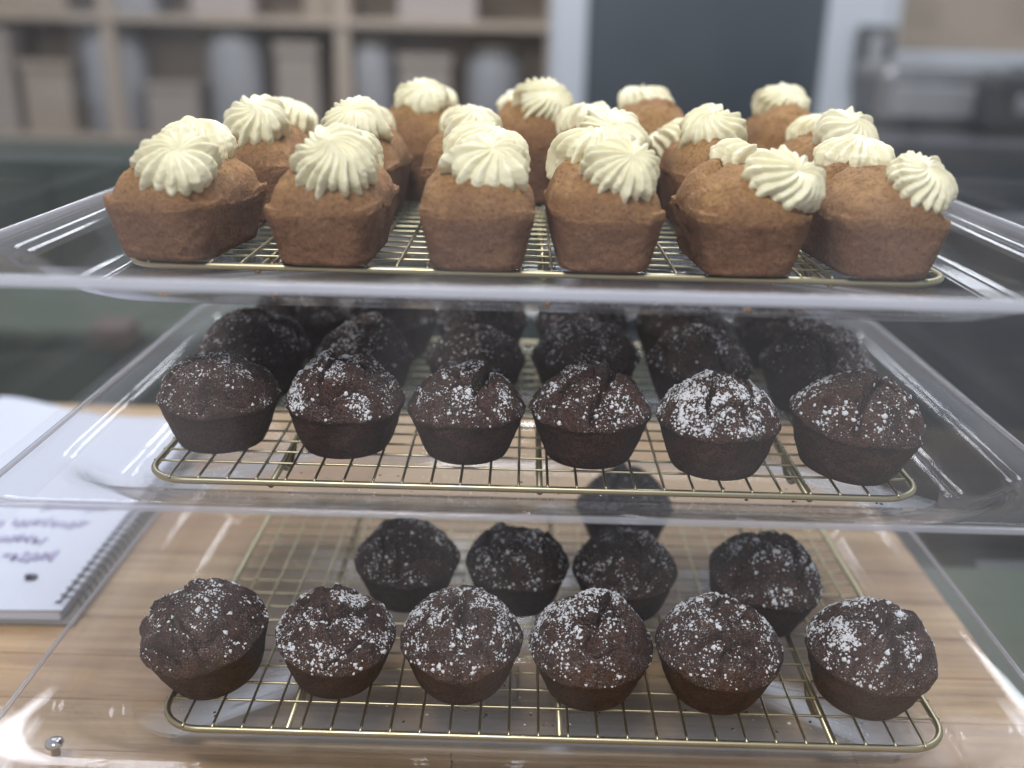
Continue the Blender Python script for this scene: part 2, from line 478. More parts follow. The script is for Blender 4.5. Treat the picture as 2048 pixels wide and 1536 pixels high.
# ------------------------------------------------------------------ wire cooling racks
RX = dict(top=-0.0017, mid=0.0, bot=0.0131)
RY = dict(top=0.466, mid=0.4606, bot=0.4115)
RD = 0.255
def make_rack(key, label):
    z = ZR[key]
    t = thing("cooling_rack", label, "cooling rack", (RX[key], RY[key], z - 0.0106), 0, "gold wire cooling racks")
    h = 0.0106; r = 0.0018
    pth = rrect(-0.200 + r, 0.200 - r, 0.0, RD, 0.021, 10)
    # add points along straight sides
    P = np.column_stack([pth, np.full(len(pth), h)])
    obj("frame", tube_me("frame", P, r, True, 12), M["brass"], t)
    yl = lambda q: np.array([[q, -0.0008, h + 0.0016], [q, 0.003, h + 0.0019], [q, RD - 0.003, h + 0.0019], [q, RD + 0.0008, h + 0.0016]])
    me = tube_me("wire", yl(0.0), 0.00072, False, 8)
    for i in range(26):
        o = obj("wire", me, M["brass"], t); o.location = (-0.1845 + 0.01476 * i, 0, 0)
    xl = np.array([[-0.2005, 0, h + 0.0004], [-0.19, 0, h + 0.0002], [0.19, 0, h + 0.0002], [0.2005, 0, h + 0.0004]])
    me2 = tube_me("cross_wire", xl, 0.00068, False, 8)
    for i in range(15):
        o = obj("cross_wire", me2, M["brass"], t); o.location = (0, 0.0235 + 0.0150 * i, 0)
    me3 = tube_me("support_bar", np.array([[0, 0.0015, h - 0.0022], [0, 0.1, h - 0.0022], [0, RD - 0.0015, h - 0.0022]]), 0.0017, False, 8)
    me4 = tube_me("foot", np.array([[0, -0.013, h - 0.003], [0, -0.009, 0.004], [0, -0.005, 0.0019], [0, 0.005, 0.0019], [0, 0.009, 0.004], [0, 0.013, h - 0.003]]), 0.0017, False, 8, (1, 0, 0))
    for x in (-0.137, 0.0, 0.137):
        o = obj("support_bar", me3, M["brass"], t); o.location = (x + 0.0035, 0, 0)
        for yy in (0.042, RD - 0.045):
            f = obj("foot", me4, M["brass"], t); f.location = (x + 0.0035, yy, 0)
    return t
make_rack("top", "gold wire cooling rack under the frosted loaf cakes on the top tray")
make_rack("mid", "gold wire cooling rack under the muffins on the middle tray")
make_rack("bot", "gold wire cooling rack with bare wires behind the muffins on the lowest tray")

# ------------------------------------------------------------------ chocolate muffins
def worley2(x, y, seed):
    gx, gy = np.floor(x).astype(np.int64), np.floor(y).astype(np.int64)
    f1 = np.full_like(x, 9.0); f2 = np.full_like(x, 9.0); cid = np.zeros_like(x)
    z0 = np.zeros_like(gx)
    for i in (-1, 0, 1):
        for j in (-1, 0, 1):
            cx, cy_ = gx + i, gy + j
            px = cx + 0.5 + 0.45 * _hash(cx, cy_, z0, seed); py = cy_ + 0.5 + 0.45 * _hash(cx, cy_, z0 + 1, seed)
            d = np.hypot(x - px, y - py); r = _hash(cx, cy_, z0 + 2, seed)
            nearer = d < f1
            f2 = np.where(nearer, f1, np.minimum(f2, d)); cid = np.where(nearer, r, cid); f1 = np.where(nearer, d, f1)
    return f1, f2, cid

def plates(x, y, seed, cell=0.62):
    """broken crust: plates of uneven height with narrow gaps, only here and there (unit = radius)"""
    P = np.column_stack([x * 2.6, y * 2.6, np.zeros_like(x)])
    wx = x + 0.20 * fbm(P + 3.1, seed + 71, 3); wy = y + 0.20 * fbm(P + 57.0, seed + 72, 3)
    f1, f2, cid = worley2(wx / cell + 7.3, wy / cell + 3.1, seed)
    mask = sstep(-0.12, 0.25, fbm(np.column_stack([x, y, np.zeros_like(x)]) * 1.5 + seed, seed + 73, 2))
    gap = np.exp(-((f2 - f1) / 0.065) ** 2)
    return mask * (0.055 * cid * sstep(0.0, 0.14, f2 - f1) - 0.15 * gap) - 0.030 * gap

def make_cracks(rs, n):
    out = []
    for _ in range(n):
        out.append(dict(phi=rs.uniform(0, 2 * math.pi), off=rs.uniform(-0.45, 0.45), t0=rs.uniform(-0.9, -0.2), t1=rs.uniform(0.25, 0.95),
                        A=rs.uniform(0.06, 0.14), G=rs.uniform(0.05, 0.12), w=rs.uniform(0.028, 0.05), Ls=rs.uniform(0.22, 0.5)))
    return out

def crack_field(x, y, seed, cracks):
    """x,y in units of the cake's radius -> height in units of radius"""
    P = np.column_stack([x * 2.1, y * 2.1, np.zeros_like(x)])
    wx = x + 0.16 * fbm(P, seed, 3); wy = y + 0.16 * fbm(P + 31.3, seed + 5, 3)
    h = np.zeros_like(x)
    for c in cracks:
        ca, sa = math.cos(c['phi']), math.sin(c['phi'])
        d = wx * (-sa) + wy * ca - c['off']; t = wx * ca + wy * sa
        win = sstep(c['t0'] - 0.15, c['t0'] + 0.15, t) * (1 - sstep(c['t1'] - 0.15, c['t1'] + 0.15, t))
        lip = np.where(d > 0, np.exp(-d / c['Ls']) * sstep(-0.001, c.get('soft', 0.035), d), 0.0)
        gul = np.exp(-((d + c['w'] * 0.7) / (0.85 * c['w'])) ** 2)
        h += win * (0.85 * c['A'] * lip - 2.3 * c['G'] * gul)
    return h

def muffin_arrays(seed, R=0.0325, Rb=0.0232, h=0.0234, Hd=0.0212, ncr=3, nt=190, nd=58, cracks=None, tab=None):
    rs = random.Random(seed)
    cracks = cracks or make_cracks(rs, ncr)
    th = np.arange(nt) * 2 * math.pi / nt
    ct, st = np.cos(th), np.sin(th)
    rim_w = 0.045 * fbm(np.column_stack([ct * 1.6, st * 1.6, np.full(nt, seed * 1.7)]), seed, 4)
    rim_z = 0.0030 * fbm(np.column_stack([ct * 1.4, st * 1.4, np.full(nt, seed * 2.1 + 9)]), seed + 3, 4)
    if tab is not None:   # a bit of crust that baked over the edge
        a0, amp, wd = tab
        dd = np.angle(np.exp(1j * (th - a0)))
        rim_w = rim_w + amp * np.exp(-(dd / wd) ** 2); rim_z = rim_z + amp * 0.02 * np.exp(-(dd / wd) ** 2)
    V = []; dome0 = None
    # underside + side
    under = [(0.0, 0.0006), (0.5, 0.0004), (0.9, 0.0), (0.975, 0.0004), (1.0, 0.0014)]
    for f, z in under:
        V.append(np.column_stack([Rb * f * ct, Rb * f * st, np.full(nt, z)]))
    ns = 24
    for i in range(1, ns + 1):
        t = i / ns
        rr = Rb + (R * 0.968 - Rb) * t ** 0.85
        wz = sstep(0.45, 1.0, np.array([t]))[0]
        fac = 1 + rim_w * wz
        z = 0.0014 + (h - 0.0014) * t + rim_z * wz
        P = np.column_stack([ct * rr * fac, st * rr * fac, z])
        rough = fbm(P * 420 + seed, seed + 8, 3) * 0.00028 + fbm(P * 110 + seed, seed + 9, 3) * 0.0007
        P[:, 0] += ct * rough; P[:, 1] += st * rough
        V.append(P)
    # rim roll
    for f, dz in ((0.980, 0.0003), (0.996, 0.0009), (1.002, 0.0018), (0.998, 0.0029)):
        fac = R * f * (1 + rim_w)
        jag = 0.0006 * fbm(np.column_stack([ct * 9, st * 9, np.full(nt, seed + dz * 900)]), seed + 12, 3)
        V.append(np.column_stack([ct * (fac + jag), st * (fac + jag), h + dz + rim_z + jag * 0.8]))
    dome0 = len(V) - 2
    ks = np.concatenate([np.linspace(0.985, 0.03, nd), [0.0]])
    K = np.repeat(ks, nt); nk = len(ks)
    fac = R * K * np.tile(1 + rim_w, nk)
    x, y_ = np.tile(ct, nk) * fac, np.tile(st, nk) * fac
    lump = fbm(np.column_stack([x, y_, np.full(len(x), seed * 0.1)]) * 75, seed + 20, 4)
    z = h + 0.0029 + np.tile(rim_z, nk) * K + Hd * (1 - K ** 2.5) ** 0.84 + 0.0052 * lump * sstep(0.0, 0.35, 1 - K) ** 0.6
    z = z + R * np.clip(crack_field(x / R, y_ / R + 0.42, seed + 40, cracks) + plates(x / R, y_ / R, seed), -0.24, 0.11) * sstep(0.0, 0.10, 1 - K)
    z = z + fbm(np.column_stack([x, y_, z]) * 520, seed + 60, 3) * 0.0007
    D = np.column_stack([x, y_, z]).reshape(nk, nt, 3)
    V.extend(D[i] for i in range(nk))
    V[-1][:] = V[-1].mean(0)
    nr = len(V)
    F = grid_faces(nr, nt)
    return np.vstack(V), F, dome0 * nt, nt

def sugar_arrays(V, F, first, seed, n, big=1.0, clump=0.5, bias=None):
    rs = np.random.RandomState(seed)
    D = F[np.min(F, axis=1) >= first]
    a, b, c, d = (V[D[:, i]] for i in range(4))
    nrm = np.cross(c - a, d - b); ar = np.linalg.norm(nrm, axis=1) + 1e-12; nrm = nrm / ar[:, None]
    cen = (a + b + c + d) / 4
    den = np.clip((nrm[:, 2] - 0.12) / 0.6, 0, 1)
    ln = fbm(cen * 95 + seed, seed + 3, 3)
    den = den * np.clip(0.42 + clump * 4.2 * ln, 0.03, 3.6)
    if bias is not None:
        q = cen[:, 0] * math.cos(bias[0]) + cen[:, 1] * math.sin(bias[0])
        den = den * np.clip(1 + bias[1] * q / 0.03, 0.06, 3)
    pr = ar * den; pr = pr / pr.sum()
    idx = rs.choice(len(D), size=n, p=pr)
    u, v = rs.rand(n, 1), rs.rand(n, 1)
    P = (a[idx] * (1 - u) + b[idx] * u) * (1 - v) + (d[idx] * (1 - u) + c[idx] * u) * v
    Nn = nrm[idx]
    r = np.clip(0.00027 * np.exp(rs.randn(n) * 0.62), 0.00010, 0.0013) * big
    # side grains next to the larger ones, so they clot
    ref = np.where(np.abs(Nn[:, 2:3]) < 0.9, [[0, 0, 1.0]], [[1.0, 0, 0]])
    T = np.cross(Nn, ref); T /= np.linalg.norm(T, axis=1)[:, None]; B = np.cross(Nn, T)
    k = 6
    ang = rs.rand(n, 1) * 6.28 + np.arange(k)[None] * 2 * math.pi / k + rs.randn(n, k) * 0.15
    out = []
    for fr, hh in ((1.0, -0.25), (0.78, 0.22)):
        rad = r[:, None] * fr * (1 + 0.28 * rs.randn(n, k)).clip(0.5, 1.6)
        out.append(P[:, None] + rad[..., None] * (np.cos(ang)[..., None] * T[:, None] + np.sin(ang)[..., None] * B[:, None]) + (r[:, None, None] * hh) * Nn[:, None])
    ap = P + Nn * (r * 0.36)[:, None]
    VV = np.concatenate([out[0], out[1], ap[:, None]], 1)   # n, 13, 3
    o = np.arange(n)[:, None] * 13
    j = np.arange(k)[None]; jj = (j + 1) % k
    Q = np.stack([o + j, o + jj, o + k + jj, o + k + j], -1).reshape(-1, 4)
    Tt = np.stack([o + k + j, o + k + jj, np.broadcast_to(o + 12, (n, k))], -1).reshape(-1, 3)
    return VV.reshape(-1, 3), [Q, Tt]

def muffin(seed, loc, label, group, n_sug=900, big=1.0, clump=0.5, bias=None, sc=1.0, tilt=(0, 0), rotz=0.0, dust=1.0, detail=1.0, **kw):
    nt = int(250 * detail); nd = int(84 * detail)
    V, F, first, _ = muffin_arrays(seed, nt=nt, nd=nd, **kw)
    rt = thing("chocolate_muffin", label, "muffin", loc, 0, group, rot=(tilt[0], tilt[1], rotz)); rt.scale = (sc, sc, sc)
    me = mesh_from("cake", V, F)
    at = me.attributes.new("dust", 'FLOAT', 'POINT')
    vn = np.zeros(len(V), np.float32); vn[first:] = dust
    at.data.foreach_set("value", vn)
    obj("cake", me, M["choc"], rt)
    SV, SF = sugar_arrays(V, F, first, seed + 100, int(n_sug * 1.9), big, clump, bias)
    s = obj("powdered_sugar", mesh_from("powdered_sugar", SV, SF), M["sugar"], rt)
    s["kind"] = "stuff"
    return rt

ord6 = ["leftmost", "second from left", "third from left", "fourth from left", "fifth from left", "rightmost"]
DZ = 0.0031
# middle tray, front row
mid1 = [  # x, y, kwargs
    (-0.1712, 0.509, "with one long curved crack across it, leftmost in middle tray front row",
     dict(n_sug=520, clump=0.7, Hd=0.0192, cracks=[dict(phi=R_(14), off=-0.36, t0=-1.2, t1=0.62, A=0.15, G=0.10, w=0.05, Ls=0.5)])),
    (-0.1022, 0.5065, "sugared thickly on its left side, second in middle tray front row",
     dict(n_sug=1500, bias=(R_(215), 0.75), cracks=[dict(phi=R_(5), off=-0.28, t0=-0.35, t1=0.45, A=0.12, G=0.09, w=0.04, Ls=0.4), dict(phi=R_(75), off=0.18, t0=-0.35, t1=0.4, A=0.08, G=0.08, w=0.035, Ls=0.3), dict(phi=R_(160), off=-0.25, t0=-0.3, t1=0.5, A=0.06, G=0.06, w=0.035, Ls=0.3)])),
    (-0.0360, 0.5025, "with a notched crown, third in middle tray front row",
     dict(n_sug=1250, sc=0.965, clump=0.8, cracks=[dict(phi=R_(70), off=-0.15, t0=-0.1, t1=0.9, A=0.16, G=0.16, w=0.06, Ls=0.3), dict(phi=R_(150), off=-0.1, t0=-0.2, t1=0.6, A=0.10, G=0.10, w=0.045, Ls=0.35)])),
    (0.0300, 0.5020, "split into lobes by deep cracks, fourth in middle tray front row",
     dict(n_sug=1000, clump=0.45, Hd=0.0217, cracks=[dict(phi=R_(78), off=-0.12, t0=-1.0, t1=0.6, A=0.10, G=0.19, w=0.055, Ls=0.35), dict(phi=R_(8), off=0.12, t0=-0.75, t1=0.15, A=0.16, G=0.13, w=0.05, Ls=0.35), dict(phi=R_(150), off=0.25, t0=-0.5, t1=0.3, A=0.1, G=0.1, w=0.05, Ls=0.3)])),
    (0.0968, 0.4920, "most heavily sugared, fifth in middle tray front row",
     dict(n_sug=2500, big=1.12, clump=0.55, sc=1.0, Hd=0.0222, tab=(R_(-78), 0.06, 0.18), cracks=[dict(phi=R_(80), off=0.3, t0=-0.4, t1=0.5, A=0.10, G=0.10, w=0.045, Ls=0.4), dict(phi=R_(170), off=-0.3, t0=-0.3, t1=0.5, A=0.1, G=0.08, w=0.04, Ls=0.4)])),
    (0.1672, 0.4950, "broad with a bare cracked front, rightmost in middle tray front row",
     dict(n_sug=620, big=1.2, sc=1.07, clump=0.7, bias=(R_(120), 0.55), tilt=(0.05, 0.10), cracks=[dict(phi=R_(68), off=0.10, t0=-1.0, t1=0.9, A=0.11, G=0.10, w=0.045, Ls=0.45), dict(phi=R_(165), off=0.0, t0=-0.3, t1=0.35, A=0.05, G=0.09, w=0.03, Ls=0.3)])),
]
for i, (x, y, lab, kw) in enumerate(mid1):
    muffin(11 + i, (x, y, ZR["mid"] + DZ), "chocolate muffin " + lab, "sugar dusted muffins on the middle tray", rotz=0.0, **kw)
mid2 = [(-0.1735, 0.592, 1.04, "smooth and hazy, leftmost in middle tray second row"), (-0.1045, 0.590, 0.95, "with a cracked crown, second in middle tray second row"),
        (-0.0355, 0.588, 0.93, "small with a reddish peaked top, third in middle tray second row"), (0.0325, 0.594, 1.03, "finely speckled without big cracks, fourth in middle tray second row"),
        (0.1020, 0.588, 1.0, "with a sugary left shoulder, fifth in middle tray second row"), (0.1740, 0.586, 1.06, "wide and cracked on the right, rightmost in middle tray second row")]
for i, (x, y, s, lab) in enumerate(mid2):
    muffin(31 + i, (x, y, ZR["mid"] + DZ), "chocolate muffin " + lab, "sugar dusted muffins on the middle tray", n_sug=[650, 700, 600, 800, 750, 900][i], clump=0.5, sc=s, rotz=i * 1.3, detail=0.8, ncr=[1, 3, 2, 1, 3, 3][i])
for i, (x, y) in enumerate([(-0.163, 0.672), (-0.098, 0.676), (-0.036, 0.674), (0.034, 0.676), (0.103, 0.672), (0.172, 0.672)]):
    muffin(51 + i, (x, y, ZR["mid"] + DZ), "chocolate muffin half hidden, %s in middle tray back row" % ord6[i],
           "sugar dusted muffins on the middle tray", n_sug=500, sc=1.0, rotz=i * 0.9, detail=0.6)
# lowest tray
bot1 = [
    (-0.1660, 0.4570, "leaning left with sparse sugar, leftmost on the lowest tray",
     dict(n_sug=360, big=1.35, sc=1.03, tilt=(0.14, -0.20), Hd=0.0222, bias=(R_(60), 0.6), tab=(R_(172), 0.10, 0.10), cracks=[dict(phi=R_(25), off=-0.30, t0=-0.3, t1=0.6, A=0.07, G=0.07, w=0.035, Ls=0.4), dict(phi=R_(8), off=-0.62, t0=-0.8, t1=0.4, A=0.08, G=0.06, w=0.04, Ls=0.4), dict(phi=R_(150), off=0.5, t0=-0.2, t1=0.7, A=0.10, G=0.12, w=0.05, Ls=0.25)])),
    (-0.1030, 0.4580, "evenly sugared, second from left in lowest tray front row",
     dict(n_sug=1150, big=1.15, sc=0.97, tilt=(0.10, 0.05), ncr=3)),
    (-0.0352, 0.4575, "round topped, third from left in lowest tray front row",
     dict(n_sug=1250, big=1.05, sc=1.0, tilt=(0.12, 0.0), Hd=0.0232, cracks=[dict(phi=R_(100), off=-0.05, t0=-0.3, t1=0.7, A=0.09, G=0.09, w=0.04, Ls=0.4), dict(phi=R_(30), off=0.1, t0=-0.3, t1=0.3, A=0.07, G=0.07, w=0.035, Ls=0.3)])),
    (0.0330, 0.4550, "peaked and well sugared, fourth from left in lowest tray front row",
     dict(n_sug=1500, big=1.15, sc=1.0, tilt=(0.12, 0.0), Hd=0.0247, bias=(R_(120), 0.55), cracks=[dict(phi=R_(178), off=-0.05, t0=-0.35, t1=0.35, A=0.06, G=0.11, w=0.04, Ls=0.3), dict(phi=R_(70), off=-0.05, t0=0.0, t1=0.8, A=0.12, G=0.12, w=0.045, Ls=0.3)])),
    (0.0995, 0.4550, "with a smooth crust plate, fifth from left in lowest tray front row",
     dict(n_sug=900, big=1.15, sc=1.02, tilt=(0.10, 0.02), Hd=0.0232, bias=(R_(90), 0.6), cracks=[dict(phi=R_(5), off=-0.05, t0=-0.5, t1=0.35, A=0.11, G=0.07, w=0.04, Ls=0.35), dict(phi=R_(150), off=-0.12, t0=-0.6, t1=0.1, A=0.08, G=0.10, w=0.04, Ls=0.3)])),
    (0.1775, 0.4545, "pumpkin lobed with furrows from its crown, rightmost on the lowest tray",
     dict(n_sug=1000, big=1.25, sc=1.04, tilt=(0.10, 0.08), Hd=0.0232, cracks=[dict(phi=R_(85), off=0.0, t0=-0.7, t1=0.8, A=0.08, G=0.13, w=0.05, Ls=0.35), dict(phi=R_(135), off=0.05, t0=-0.2, t1=0.9, A=0.08, G=0.10, w=0.05, Ls=0.3), dict(phi=R_(35), off=0.1, t0=-0.2, t1=0.8, A=0.07, G=0.09, w=0.045, Ls=0.3)])),
]
for i, (x, y, lab, kw) in enumerate(bot1):
    muffin(71 + i, (x, y, ZR["bot"] + DZ), "chocolate muffin " + lab, "sugar dusted muffins on the lowest tray", **kw)
bot2 = [(-0.0735, 0.5400, 0.97, "leftmost of the four in the lowest tray second row"), (-0.0065, 0.5380, 0.96, "second of the four in the lowest tray second row"),
        (0.0585, 0.5350, 0.97, "third in the lowest tray second row, in front of a lone one"), (0.1360, 0.5260, 1.05, "tilted, rightmost of the lowest tray second row")]
for i, (x, y, s, lab) in enumerate(bot2):
    muffin(91 + i, (x, y, ZR["bot"] + DZ), "chocolate muffin " + lab, "sugar dusted muffins on the lowest tray", n_sug=[520, 560, 520, 760][i], big=1.2, sc=s,
           tilt=(0.05, [0, 0, 0, 0.16][i]), rotz=0, detail=0.85, ncr=3)
muffin(97, (0.0660, 0.6200, ZR["bot"] + DZ), "lone chocolate muffin at the back of the lowest tray, behind its second row", "sugar dusted muffins on the lowest tray", n_sug=420, detail=0.7)

# sugar and crumbs that fell through onto the tray floors
def spill(key, n, seed, mat, name, label, rad):
    rs = np.random.RandomState(seed)
    y0 = LIP[key] + 0.075; zf = ZR[key] - 0.0106
    P = np.column_stack([rs.uniform(-0.19, 0.20, n), y0 + 0.20 * rs.rand(n) ** 1.8, np.full(n, zf + 0.0001)])
    r = rad * np.exp(rs.randn(n) * 0.5)
    a = np.arange(6) * math.pi / 3
    ringv = P[:, None] + r[:, None, None] * (1 + 0.25 * rs.randn(n, 6, 1)) * np.stack([np.cos(a), np.sin(a), 0 * a], -1)[None]
    V = np.concatenate([ringv, (P + np.column_stack([0 * r, 0 * r, r * 0.8]))[:, None]], 1).reshape(-1, 3)
    o7 = np.arange(n)[:, None] * 7; j = np.arange(6)[None]
    T = np.stack([o7 + j, o7 + (j + 1) % 6, np.broadcast_to(o7 + 6, (n, 6))], -1).reshape(-1, 3)
    o = obj(name, mesh_from(name, V, T), mat); o["kind"] = "stuff"
    tag(o, label, "crumbs")
spill("bot", 150, 5, M["sugar"], "spilled_sugar", "white sugar specks spilled on the floor of the lowest tray", 0.00035)
spill("mid", 120, 6, M["sugar"], "spilled_sugar", "white sugar specks spilled on the floor of the middle tray", 0.00033)
spill("mid", 90, 7, M["choc"], "chocolate_crumbs", "dark chocolate crumbs on the floor of the middle tray", 0.0006)
spill("bot", 90, 8, M["choc"], "chocolate_crumbs", "dark chocolate crumbs on the floor of the lowest tray", 0.0006)
spill("top", 160, 9, M["sponge"], "cake_crumbs", "brown cake crumbs on the floor of the top tray", 0.0006)

# ------------------------------------------------------------------ loaf cakes with frosting
def loaf_height(x, y, seed, W, Ln, hr, Hd, cracks):
    k = np.clip((np.abs(x / (W / 2)) ** 2.6 + np.abs(y / (Ln / 2)) ** 3.0) ** (1 / 2.8), 0, 1)
    lump = fbm(np.column_stack([x, y, np.full_like(x, seed * 0.1)]) * 62, seed + 20, 4)
    z = hr + Hd * (1 - k ** 2.7) ** 0.62 + 0.0040 * lump * sstep(0.0, 0.4, 1 - k)
    if cracks: z = z + (W / 2) * crack_field(x / (W / 2), y / (W / 2), seed + 40, cracks) * sstep(0.0, 0.2, 1 - k)
    return z

def loaf_arrays(seed, W=0.0545, Ln=0.086, hr=0.0250, Hd=0.0185, nc=26, nd=46, cracks=None):
    nt = 4 * (nc + 1)
    # outline with evenly spread points, as unit directions on a rounded rectangle
    r = 0.0145
    pts = rrect(-W / 2, W / 2, -Ln / 2, Ln / 2, r, 10)
    pts = np.vstack([pts, pts[:1]])
    seg = np.linalg.norm(np.diff(pts, axis=0), axis=1); s = np.concatenate([[0], np.cumsum(seg)])
    nt = int(52 * nc / 6.5)
    u = np.linspace(0, s[-1], nt, endpoint=False)
    ox = np.interp(u, s, pts[:, 0]); oy = np.interp(u, s, pts[:, 1])
    nx, ny = ox / (W / 2), oy / (Ln / 2)
    ln_ = np.hypot(ox, oy); dx, dy = ox / ln_, oy / ln_
    wob = 0.0010 * fbm(np.column_stack([ox * 45, oy * 45, np.full(nt, seed * 1.3)]), seed, 4)
    rz = 0.0032 * fbm(np.column_stack([ox * 40, oy * 40, np.full(nt, seed * 2.3)]), seed + 5, 4)
    V = []; crust = []
    for f, z in ((0.0, 0.0004), (0.5, 0.0003), (0.94, 0.0), (0.985, 0.0006), (1.0, 0.0020)):
        V.append(np.column_stack([ox * 0.79 * f, oy * 0.86 * f, np.full(nt, z)])); crust.append(np.ones(nt))
    ns = 26
    for i in range(1, ns + 1):
        t = i / ns
        sx = 0.79 + (0.985 - 0.79) * t; sy = 0.86 + (0.99 - 0.86) * t
        wz = t * t
        P = np.column_stack([ox * sx + dx * wob * wz, oy * sy + dy * wob * wz, 0.002 + (hr - 0.002) * t + rz * wz])
        g = fbm(P * 420 + seed, seed + 8, 2) * 0.00035 + fbm(P * 75 + seed, seed + 9, 3) * 0.0011
        P[:, 0] += dx * g; P[:, 1] += dy * g
        V.append(P); crust.append(np.full(nt, 1.0 - 0.25 * sstep(0.8, 1.0, np.array([t]))[0]))
    for f, dz in ((0.9875, 0.0006), (0.9885, 0.0013), (0.9875, 0.0022), (0.984, 0.0031)):
        P = np.column_stack([ox * f + dx * wob, oy * f + dy * wob, hr + dz + rz])
        g = fbm(P * 300 + seed, seed + 11, 3) * 0.0007
        P[:, 0] += dx * g; P[:, 1] += dy * g; P[:, 2] += g
        V.append(P); crust.append(np.full(nt, 0.55))
    ks = np.concatenate([np.linspace(0.98, 0.03, nd), [0]])
    K = np.repeat(ks, nt); nk = len(ks)
    x = np.tile(ox + dx * wob, nk) * K; y_ = np.tile(oy + dy * wob, nk) * K
    z = loaf_height(x, y_, seed, W, Ln, hr + 0.0030, Hd, cracks) + np.tile(rz, nk) * K ** 3
    Q = np.column_stack([x, y_, z])
    z = z + fbm(Q * 480, seed + 60, 3) * 0.0008 + fbm(Q * 170, seed + 61, 3) * 0.0015
    D = np.column_stack([x, y_, z]).reshape(nk, nt, 3)
    for i in range(nk):
        V.append(D[i]); crust.append(np.full(nt, 0.55 * float(sstep(0.75, 1.0, ks[i]))))
    V[-1][:] = V[-1].mean(0)
    return np.vstack(V), grid_faces(len(V), nt), np.concatenate(crust)

def rosette_me(seed, nt=240, nu=48, npet=None, R=0.0192, H=0.0118):
    """star-nozzle rosette: curved blades running from a pinched middle down to rounded tips"""
    rs = random.Random(seed)
    n = npet or rs.choice([14, 16, 18, 20])
    T = rs.choice([-1, -1, 1]) * rs.uniform(0.35, 0.75)
    th = np.arange(nt) * 2 * math.pi / nt
    V = []
    pet = np.array([rs.gauss(0, 1) for _ in range(n)])
    ox, oy = rs.uniform(-0.14, 0.14), rs.uniform(-0.14, 0.14)
    peak = rs.choice([-0.16, 0.12, 0.24, -0.05])
    for u in np.linspace(0, 1, nu):
        ph = R_(-40 + 130 * u)
        cp, sp = max(0.0, math.cos(ph)), math.sin(ph)
        r0 = cp ** 0.80; z0 = sp * abs(sp) ** -0.08 if sp else 0.0
        tw = T * (1 - r0) * 0.8 + 0.16 * math.sin(r0 * 3.4 + seed)
        al = n * (th + tw + 0.02 * np.sin(3 * th + seed)) / (2 * math.pi)
        pi_ = np.floor(al).astype(int) % n
        w_ = (al - np.floor(al)) ** (1.25 + 0.3 * math.sin(seed))
        t2 = np.abs(2 * w_ - 1)
        prof = (1 - t2 ** (1.15 + 0.9 * (1 - u)))
        amp = min(0.19, 0.60 * 2 * math.pi * r0 / n) + 0.10 * max(0, 1 - u * 3.2)
        d = amp * (prof * (1 + 0.30 * pet[pi_]) - 0.72)
        r = r0 + d * cp * 1.0 + 0.05 * pet[pi_] * prof * max(0, 1 - u * 2.0)
        z = z0 + d * sp * 1.25 + peak * math.exp(-(r0 / 0.22) ** 2)
        P = np.column_stack([r * np.cos(th), r * np.sin(th), z])
        nz = fbm(P * 1.6 + seed, seed, 3) * 0.12 + fbm(P * 9 + seed, seed + 4, 3) * 0.022
        P *= (1 + nz)[:, None]
        P[:, 0] += ox * max(0, z0) ** 2; P[:, 1] += oy * max(0, z0) ** 2
        V.append(P * [R, R, H])
    V[-1][:] = V[-1].mean(0); V[0][:] = V[0] * [0.7, 0.7, 1]
    return mesh_from("frosting_rosette", np.vstack(V), grid_faces(nu, nt))

ROS = [rosette_me(3 + 7 * i) for i in range(12)]
ROS_far = [rosette_me(200 + 5 * i, 170, 28) for i in range(5)]

